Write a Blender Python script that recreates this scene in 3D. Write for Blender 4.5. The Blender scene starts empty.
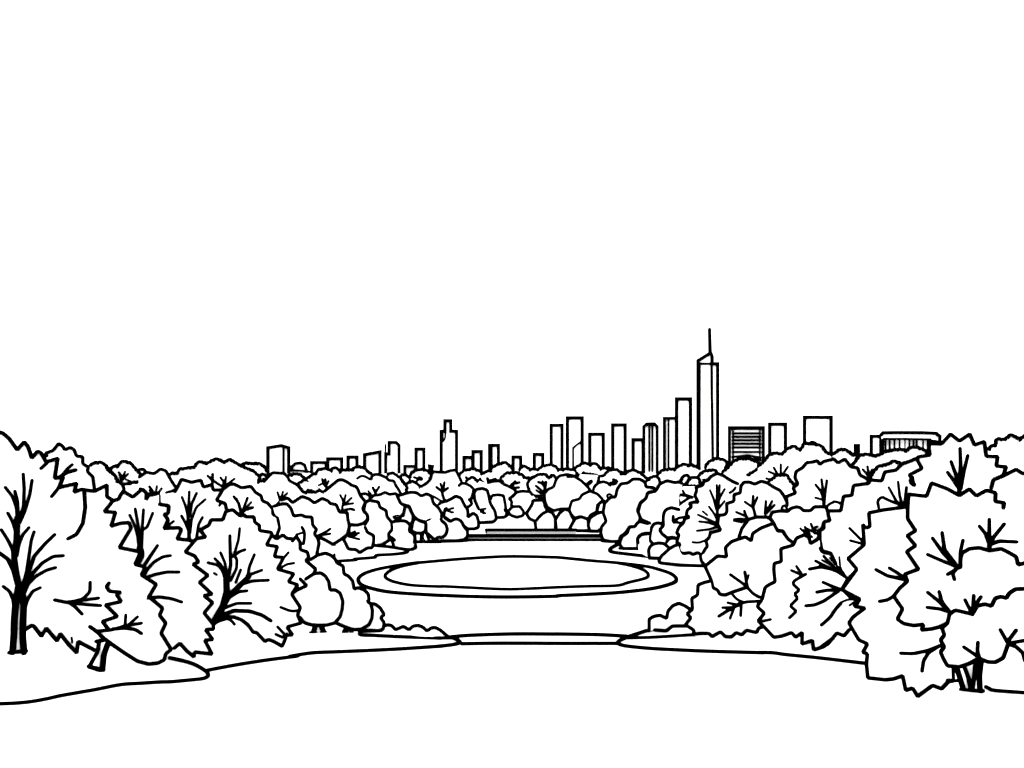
import bpy, bmesh, math, re
import numpy as np
from mathutils import Vector, Matrix
from mathutils.geometry import delaunay_2d_cdt
sc = bpy.context.scene
col = sc.collection
F, CX, HZ, H = 900.0, 512.0, 452.0, 14.0          # lens in pixels, principal column, eye level, eye height (m)
INKW = 1.58
SW = 1.34
TILES = dict(A=(0,420,6.4),B=(0,520,6.4),C=(0,600,6.4),D=(140,440,6.4),E=(140,540,6.4),F=(280,440,6.4),G=(280,540,6.4),
 H=(420,450,6.4),I=(560,450,6.4),J=(420,550,6.4),K=(560,550,6.4),L=(680,430,6.4),M=(680,530,6.4),N=(820,420,5.02),O=(820,560,5.02),
 P=(260,400,6.4),Q=(400,390,6.4),R=(540,380,6.4),S=(640,310,6.4),U=(660,380,6.4),V=(800,400,6.4),W=(140,620,6.4),X=(600,600,6.4),
 Y=(740,600,6.4),Z=(720,420,17.067),PV=(860,420,11.378),ST=(460,515,6.4),h1=(420,455,12.8),h2=(480,455,12.8),i1=(560,455,12.8),
 i2=(640,460,12.8),i3=(640,500,12.8),f1=(340,455,12.8),f2=(390,490,12.8),f3=(280,460,12.8),px=(0,0,1))
NUM = re.compile(r'^-?\d+(\.\d+)?$')
def trace(s):
    """drawing notes -> list of (x, y, inked) survey points"""
    out, t, ink, buf = [], None, True, []
    for k in s.split():
        if k in ('+', '!'): ink = k == '+'
        elif NUM.match(k):
            buf.append(float(k))
            if len(buf) == 2:
                x0, y0, sx = TILES[t]
                out.append((x0 + buf[0]/sx, y0 + buf[1]/sx, ink)); buf = []
        else: t = k
    return out
# ------------------------------------------------------------------ materials
def mat(name, c, rough=1.0, noise=None):
    m = bpy.data.materials.new(name); m.use_nodes = True
    b = m.node_tree.nodes['Principled BSDF']
    b.inputs['Base Color'].default_value = (*c, 1); b.inputs['Roughness'].default_value = rough
    b.inputs['Specular IOR Level'].default_value = 0.0
    if noise:
        nt = m.node_tree; n = nt.nodes.new('ShaderNodeTexNoise'); r = nt.nodes.new('ShaderNodeValToRGB')
        n.inputs['Scale'].default_value = 3.0
        r.color_ramp.elements[0].color = (*[v*(1-noise) for v in c], 1); r.color_ramp.elements[1].color = (*c, 1)
        nt.links.new(n.outputs['Fac'], r.inputs['Fac']); nt.links.new(r.outputs['Color'], b.inputs['Base Color'])
    return m
WHITE = mat('white_paper_finish', (.9,.9,.9), 1, .02)
INK = mat('black_ink', (0,0,0))
STONE = mat('grey_stone', (.42,.42,.42), 1, .1)
# ------------------------------------------------------------------ mesh builder
class MB:
    def __init__(s): s.v, s.f, s.m = [], [], []
    def add(s, vs, fs, m):
        o = len(s.v); s.v += [tuple(v) for v in vs]
        s.f += [tuple(i+o for i in f) for f in fs]; s.m += [m]*len(fs)
    def tube(s, pts, rad, m=1, nrm=Vector((0,-1,0)), closed=False, n=6, flat=1.0):
        """round bar along 3-D points; rad per point; nrm = side that faces the park viewpoint"""
        P = [Vector(p) for p in pts]; R = list(rad)
        Q, RR = [], []
        for p, r in zip(P, R):
            if not Q or (p-Q[-1]).length > 1e-4: Q.append(p); RR.append(r)
        if closed and len(Q) > 2 and (Q[0]-Q[-1]).length < 1e-4: Q.pop(); RR.pop()
        if len(Q) < 2: return
        if not closed:                                   # rounded ends
            a = (Q[0]-Q[1]).normalized(); b = (Q[-1]-Q[-2]).normalized()
            Q = [Q[0]+a*RR[0]*.75] + Q + [Q[-1]+b*RR[-1]*.75]; RR = [RR[0]*.55] + RR + [RR[-1]*.55]
        N = len(Q); vs = []
        for i in range(N):
            p0 = Q[i-1] if (i or closed) else Q[i]; p1 = Q[(i+1) % N] if (i < N-1 or closed) else Q[i]
            d0 = (Q[i]-p0); d1 = (p1-Q[i])
            d0 = d0.normalized() if d0.length else d1.normalized(); d1 = d1.normalized() if d1.length else d0
            t = d0+d1
            if t.length < .2: t = d1
            t.normalize(); c = max(t.dot(d1), .62)
            side = t.cross(nrm)
            if side.length < 1e-3: side = t.cross(Vector((0,0,1)))
            side.normalize(); up = side.cross(t).normalized()
            for k in range(n):
                a = 2*math.pi*(k+.5)/n
                vs.append(Q[i] + side*(math.cos(a)*RR[i]/c) + up*(math.sin(a)*RR[i]*flat))
        fs = []
        for i in range(N if closed else N-1):
            j = (i+1) % N
            for k in range(n):
                k2 = (k+1) % n
                fs.append((i*n+k, i*n+k2, j*n+k2, j*n+k))
        if not closed: fs += [tuple(range(n-1,-1,-1)), tuple((N-1)*n+k for k in range(n))]
        s.add(vs, fs, m)
    def box(s, x0, x1, y0, y1, z0, z1, m=0):
        vs = [(x,y,z) for x in (x0,x1) for y in (y0,y1) for z in (z0,z1)]
        s.add(vs, [(0,1,3,2),(4,6,7,5),(0,4,5,1),(2,3,7,6),(0,2,6,4),(1,5,7,3)], m)
    def build(s, name, parent=None, mats=None, smooth=False):
        me = bpy.data.meshes.new(name); me.from_pydata(s.v, [], s.f)
        for m in (mats or (WHITE, INK)): me.materials.append(m)
        me.polygons.foreach_set('material_index', s.m)
        if smooth: me.polygons.foreach_set('use_smooth', [True]*len(s.f))
        me.update()
        o = bpy.data.objects.new(name, me); col.objects.link(o)
        if parent: o.parent = parent
        return o
def tag(o, label=None, cat=None, group=None, kind=None):
    for k, v in (('label',label),('category',cat),('group',group),('kind',kind)):
        if v: o[k] = v
def empty(name, loc, rz=0):
    e = bpy.data.objects.new(name, None); col.objects.link(e); e.location = loc; e.rotation_euler = (0,0,rz)
    e.empty_display_size = .5
    return e
# ------------------------------------------------------------------ an upright plane standing in the park
class Plane:
    """vertical plane at distance Y, square to the sight line through column xc; local axes x right, -y to viewer, z up"""
    def __init__(s, xc, Y):
        a = (xc-CX)/F; L = math.hypot(a, 1)
        s.n = Vector((a/L, 1/L, 0)); s.u = Vector((1/L, -a/L, 0)); s.P = Vector((a*Y, Y, 0)); s.rz = -math.atan(a); s.Y = Y
        s.D = s.P.dot(s.n)
    def uv(s, x, y, z=0.0):
        """survey point -> local (u, v) on the plane moved z towards the viewer"""
        r = Vector(((x-CX)/F, 1, -(y-HZ)/F)); t = (s.D - z)/r.dot(s.n); p = r*t
        q = p - s.P
        return q.dot(s.u), p.z + H
    def px(s): return s.D/F
def seg_dist(pts, poly):
    a = np.array(poly); b = np.roll(a, -1, 0); p = np.array(pts)[:, None, :]
    ab = b-a; l = (ab**2).sum(1); l[l < 1e-12] = 1e-12
    t = np.clip(((p-a)*ab).sum(2)/l, 0, 1); q = a + t[..., None]*ab
    return np.sqrt(((p-q)**2).sum(2)).min(1)
def inside(pts, poly):
    a = np.array(poly); b = np.roll(a, -1, 0); p = np.array(pts)
    x, y = p[:, 0:1], p[:, 1:2]
    c = (a[:,1] > y) != (b[:,1] > y)
    dy = b[:,1]-a[:,1]; dy = np.where(np.abs(dy) < 1e-12, 1e-12, dy)
    xi = (b[:,0]-a[:,0])*(y-a[:,1])/dy + a[:,0]
    return ((c & (x < xi)).sum(1) % 2) == 1
def soften(pts):
    """round the corners of a contour by up to ~0.9 px"""
    out = []; n = len(pts)
    for i in range(n):
        p, q = np.array(pts[i][:2]), np.array(pts[(i+1) % n][:2]); d = np.linalg.norm(q-p)
        if d < 1e-6: continue
        c = min(.9, .25*d)/d; k = pts[i][2]; k2 = pts[(i+1) % n][2]
        out.append((*(p+(q-p)*c), k and k2)); out.append((*(q-(q-p)*c), k and k2))
    return out
def frill(O):
    """small leaf scallops along the drawn edge of a far crown"""
    A = sum(O[i-1][0]*O[i][1]-O[i][0]*O[i-1][1] for i in range(len(O))); sg = 1 if A > 0 else -1
    out = []; n = len(O)
    for i in range(n):
        p, q = O[i], O[(i+1) % n]; out.append(p)
        if not (p[2] and q[2]): continue
        dx, dy = q[0]-p[0], q[1]-p[1]; d = math.hypot(dx, dy)
        if d < 2.4: continue
        k = max(1, round(d/3.4)); nx, ny = dy/d*sg, -dx/d*sg
        for j in range(k):
            b = .75+.35*math.sin(i*2.3+j*4.1)
            for a, h in ((.25, .8), (.5, 1.0), (.78, .7)):
                u = (j+a)/k; out.append((p[0]+dx*u+nx*h*b, p[1]+dy*u+ny*h*b, True))
            if j < k-1: u = (j+1)/k; out.append((p[0]+dx*u-nx*.25, p[1]+dy*u-ny*.25, True))
    return out
def soften_open(pts):
    out = [pts[0]]
    for i in range(len(pts)-1):
        p, q = np.array(pts[i][:2]), np.array(pts[i+1][:2]); d = np.linalg.norm(q-p)
        if d < 1e-6: continue
        c = min(1.6, .28*d)/d
        if i > 0: out.append((*(p+(q-p)*c),))
        if i < len(pts)-2: out.append((*(q-(q-p)*c),))
    out.append(pts[-1]); return out
# ------------------------------------------------------------------ trees
class Crown: pass
def parse_trees(txt):
    T = []
    for ln in txt.splitlines():
        if not ln.strip() or ln[0] == '#': continue
        k, r = ln[0], ln[2:]
        if k == 'T':
            c = Crown(); kind, c.label = r.split('|'); c.kind = kind; c.label = c.label.split(';')[0]
            c.S, c.K, c.yb, c.key, c.ux = [], [], None, None, None; T.append(c)
        elif k == 'O': c.O = trace(r)
        elif k == 'Z': c.key = float(r)
        elif k == 'U': c.ux = float(r)
        elif k == 'B': c.yb = float(r)
        else:
            t = r.split(); w = [float(v) for v in t[1].split('>')]
            (c.S if k == 'S' else c.K).append((w[0], w[-1], trace(t[0]+' '+' '.join(t[2:]))))
    return T
def build_trees(T):
    boxes = []
    for c in T:
        c.foot = max([p[1] for p in c.O]+[p[1] for s in c.K for p in s[2]])
    for c in sorted(T, key=lambda c: c.key or c.foot):
        xs = [p[0] for p in c.O]; ys = [p[1] for p in c.O]
        foot = c.foot
        yb = max(c.yb or foot, 477.0)
        bb = (min(xs)-2, max(xs)+2, min(ys)-2, max(ys)+2)
        xc = (bb[0]+bb[1])/2; ac = (xc-CX)/F; L2 = ac*ac+1
        dot = lambda x: ac*(x-CX)/F+1                 # sight line . plane normal (x L)
        d = F*H/(yb-HZ)
        for x, y, _ in c.O:
            if y > HZ+2 and -80 < x < 1100: d = min(d, H*F*dot(x)/(L2*(y+1.6-HZ)))
        d0 = d
        for b2, D2, n2, th in boxes:                  # stand clear of everything it overlaps further back
            l, r_, = max(bb[0], b2[0]), min(bb[1], b2[1])
            if l < r_ and bb[2] < b2[3] and bb[3] > b2[2]:
                for x in (l, r_):
                    t = D2/(n2.x*(x-CX)/F+n2.y)-th
                    d = min(d, t*dot(x)/L2)
        c.d = d; c.lean = max(d-d0, -7.0 if d < 60 else -3.0)
        if c.kind == 'bush': c.lean = 0.0
        c.base = HZ+F*H/d
        pl = Plane(xc, c.d); px = pl.px()
        so = soften(frill(c.O) if c.d > 260 else c.O); poly = [pl.uv(x, y) for x, y, _ in so]
        # keep crown above ground
        poly = [(u, max(v, .02)) for u, v in poly]
        us = [p[0] for p in poly]; vs = [p[1] for p in poly]
        n0 = 26; st = max((max(us)-min(us)), (max(vs)-min(vs)))/n0
        g = [(u+(.5*st if j % 2 else 0), v) for j, v in enumerate(np.arange(min(vs), max(vs), st*.87)) for u in np.arange(min(us), max(us), st)]
        g = np.array(g); g = g[inside(g, poly)]
        if len(g): dd = seg_dist(g, poly); Rin = float(dd.max()); g = g[dd > .35*st]
        else: Rin = .3*min(max(us)-min(us), max(vs)-min(vs))
        Tf = min(.32*Rin, .9); Tb = .8*Rin
        prof = lambda s: 1-(1-np.clip(s/Rin, 0, 1))**2
        nb = len(poly)
        co, ed, fa, *_ = delaunay_2d_cdt([Vector(p) for p in poly]+[Vector(p) for p in g], [], [list(range(nb))], 1, 1e-5)
        co = [(p.x, p.y) for p in co]; s = seg_dist(co, poly); s[s < 1e-4] = 0; h = prof(s)
        yo = c.lean                                   # crown plane may stand forward of the stem
        off = 0.0
        if c.kind == 'bough':
            root = None
        else: root = empty(c.kind, (pl.P.x, pl.P.y, 0) if not c.lean else tuple(pl.P - pl.n*c.lean), pl.rz)
        mb = MB(); nv = len(co)
        mb.add([(u, yo-Tf*k, v) for (u, v), k in zip(co, h)], [tuple(f) for f in fa], 0)
        bi = {}
        vb = []
        for i, ((u, v), k) in enumerate(zip(co, h)):
            if k > 0: bi[i] = nv+len(vb); vb.append((u, yo+Tb*k, v))
            else: bi[i] = i
        mb.v += vb
        for f in fa:
            q = tuple(bi[i] for i in reversed(f))
            if set(q) != set(f): mb.f.append(q); mb.m.append(0)
        # ink contour
        w = (2.7 if px < .11 else 2.6 if px < .2 else 2.4)*INKW
        r = w/2*px
        runs, cur = [], []
        allink = all(p[2] for p in so)
        for (x, y, k), p in zip(so, poly):
            if k: cur.append(p)
            elif cur: runs.append(cur); cur = []
        if cur: runs.append(cur)
        if allink: mb.tube([(u, yo-.7*r, v) for u, v in poly], [r]*nb, closed=True, flat=.5)
        else:
            for q in runs:
                if len(q) > 1: mb.tube([(u, yo-.7*r, v) for u, v in q], [r]*len(q), flat=.5)
        single = c.kind in ('bush', 'bough')
        if c.kind == 'bough':                            # a big limb of the tree built just before
            root = mb.build('bough', last)
            root.matrix_basis = (Matrix.Translation(last.location) @ Matrix.Rotation(last.rotation_euler.z, 4, 'Z')).inverted() @ Matrix.Translation(pl.P - pl.n*c.lean) @ Matrix.Rotation(pl.rz, 4, 'Z')
        else:
            crown = mb.build('foliage' if single else 'crown', root); last = root
        ground_z = 0
        def surf(pts, w0, w1, minz=0.0, stem=False):
            out, rr = [], []
            pts = soften_open(pts); L = len(pts)
            for i, p in enumerate(pts):
                t = i/max(L-1, 1); wr = (w0+(w1-w0)*.6*t)/2*SW*(.95 if stem else 1)
                z = 0.0
                for _ in range(0 if stem and yo else 4):
                    u, v = pl.uv(p[0], p[1], z)
                    ins = inside([(u, v)], poly)[0]
                    z = max(Tf*float(prof(seg_dist([(u, v)], poly))[0]) if ins else 0.0, minz)
                if stem and yo: z = minz+yo
                rad = wr*(pl.D-z)/F
                z2 = z + rad*.3
                u, v = pl.uv(p[0], p[1], z2)
                out.append((u, yo-z2, max(v, rad*.5))); rr.append(rad)
            return out, rr
        for w0, w1, pts in c.S:
            P, R = surf(densify(pts), w0, w1); m2 = MB(); m2.tube(P, R, flat=.4)
            m2.build('twig' if c.kind == 'bush' else 'branch', root)
        W = max(us)-min(us)
        if not single:
            m3 = MB()
            if c.K:
                kx = [p for s_ in c.K for p in s_[2]]
                u0 = pl.uv(sum(p[0] for p in kx)/len(kx), foot)[0]
                rt = max(.4*(max(p[0] for p in kx)-min(p[0] for p in kx))*px*.5, .12)
            else:
                u0 = pl.uv(c.ux, 600)[0] if c.ux else sum(p[0] for p in co)/len(co); rt = min(max(.03*W, .12), .45)
            top = min(vs)+.55*(max(vs)-min(vs)); n = 8
            lev = [(0, 1.25), (.15, 1), (.6, .8), (1, .45)]
            if c.K: top = max(pl.uv(p[0], p[1], min(yo, 0))[1] for s_ in c.K for p in s_[2])+.3; lev = [(0, 1.25), (.15, 1), (.6, .8), (1, .45)]
            rk = rt*(.8 if c.K else 1)
            m3.add([(u0+rk*q*math.cos(2*math.pi*k/n), (0 if c.K else yo*tt) + rt*1.35 + rk*q*math.sin(2*math.pi*k/n), tt*top) for tt, q in lev for k in range(n)],
                   [(i*n+k, i*n+(k+1) % n, (i+1)*n+(k+1) % n, (i+1)*n+k) for i in range(3) for k in range(n)]+[tuple(range(n-1,-1,-1)), tuple(3*n+k for k in range(n))], 0)
            for w0, w1, pts in c.K:
                P, R = surf(densify(pts), w0, w1, .02, True); m3.tube(P, R, flat=.4)
            m3.build('trunk', root)
        if c.kind != 'bough': tag(root, c.label, c.kind, 'trees of the park around the lawn' if c.kind == 'tree' else 'bushes of the park around the lawn')
        boxes.append((bb, pl.D, pl.n, Tf + .6*r + (.25 if px < .3 else .5)))
def densify(pts):
    out = [pts[0]]
    for a, b in zip(pts, pts[1:]):
        d = math.hypot(b[0]-a[0], b[1]-a[1]); k = max(1, int(d/4.0))
        out += [(a[0]+(b[0]-a[0])*i/k, a[1]+(b[1]-a[1])*i/k) for i in range(1, k+1)]
    return out
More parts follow.
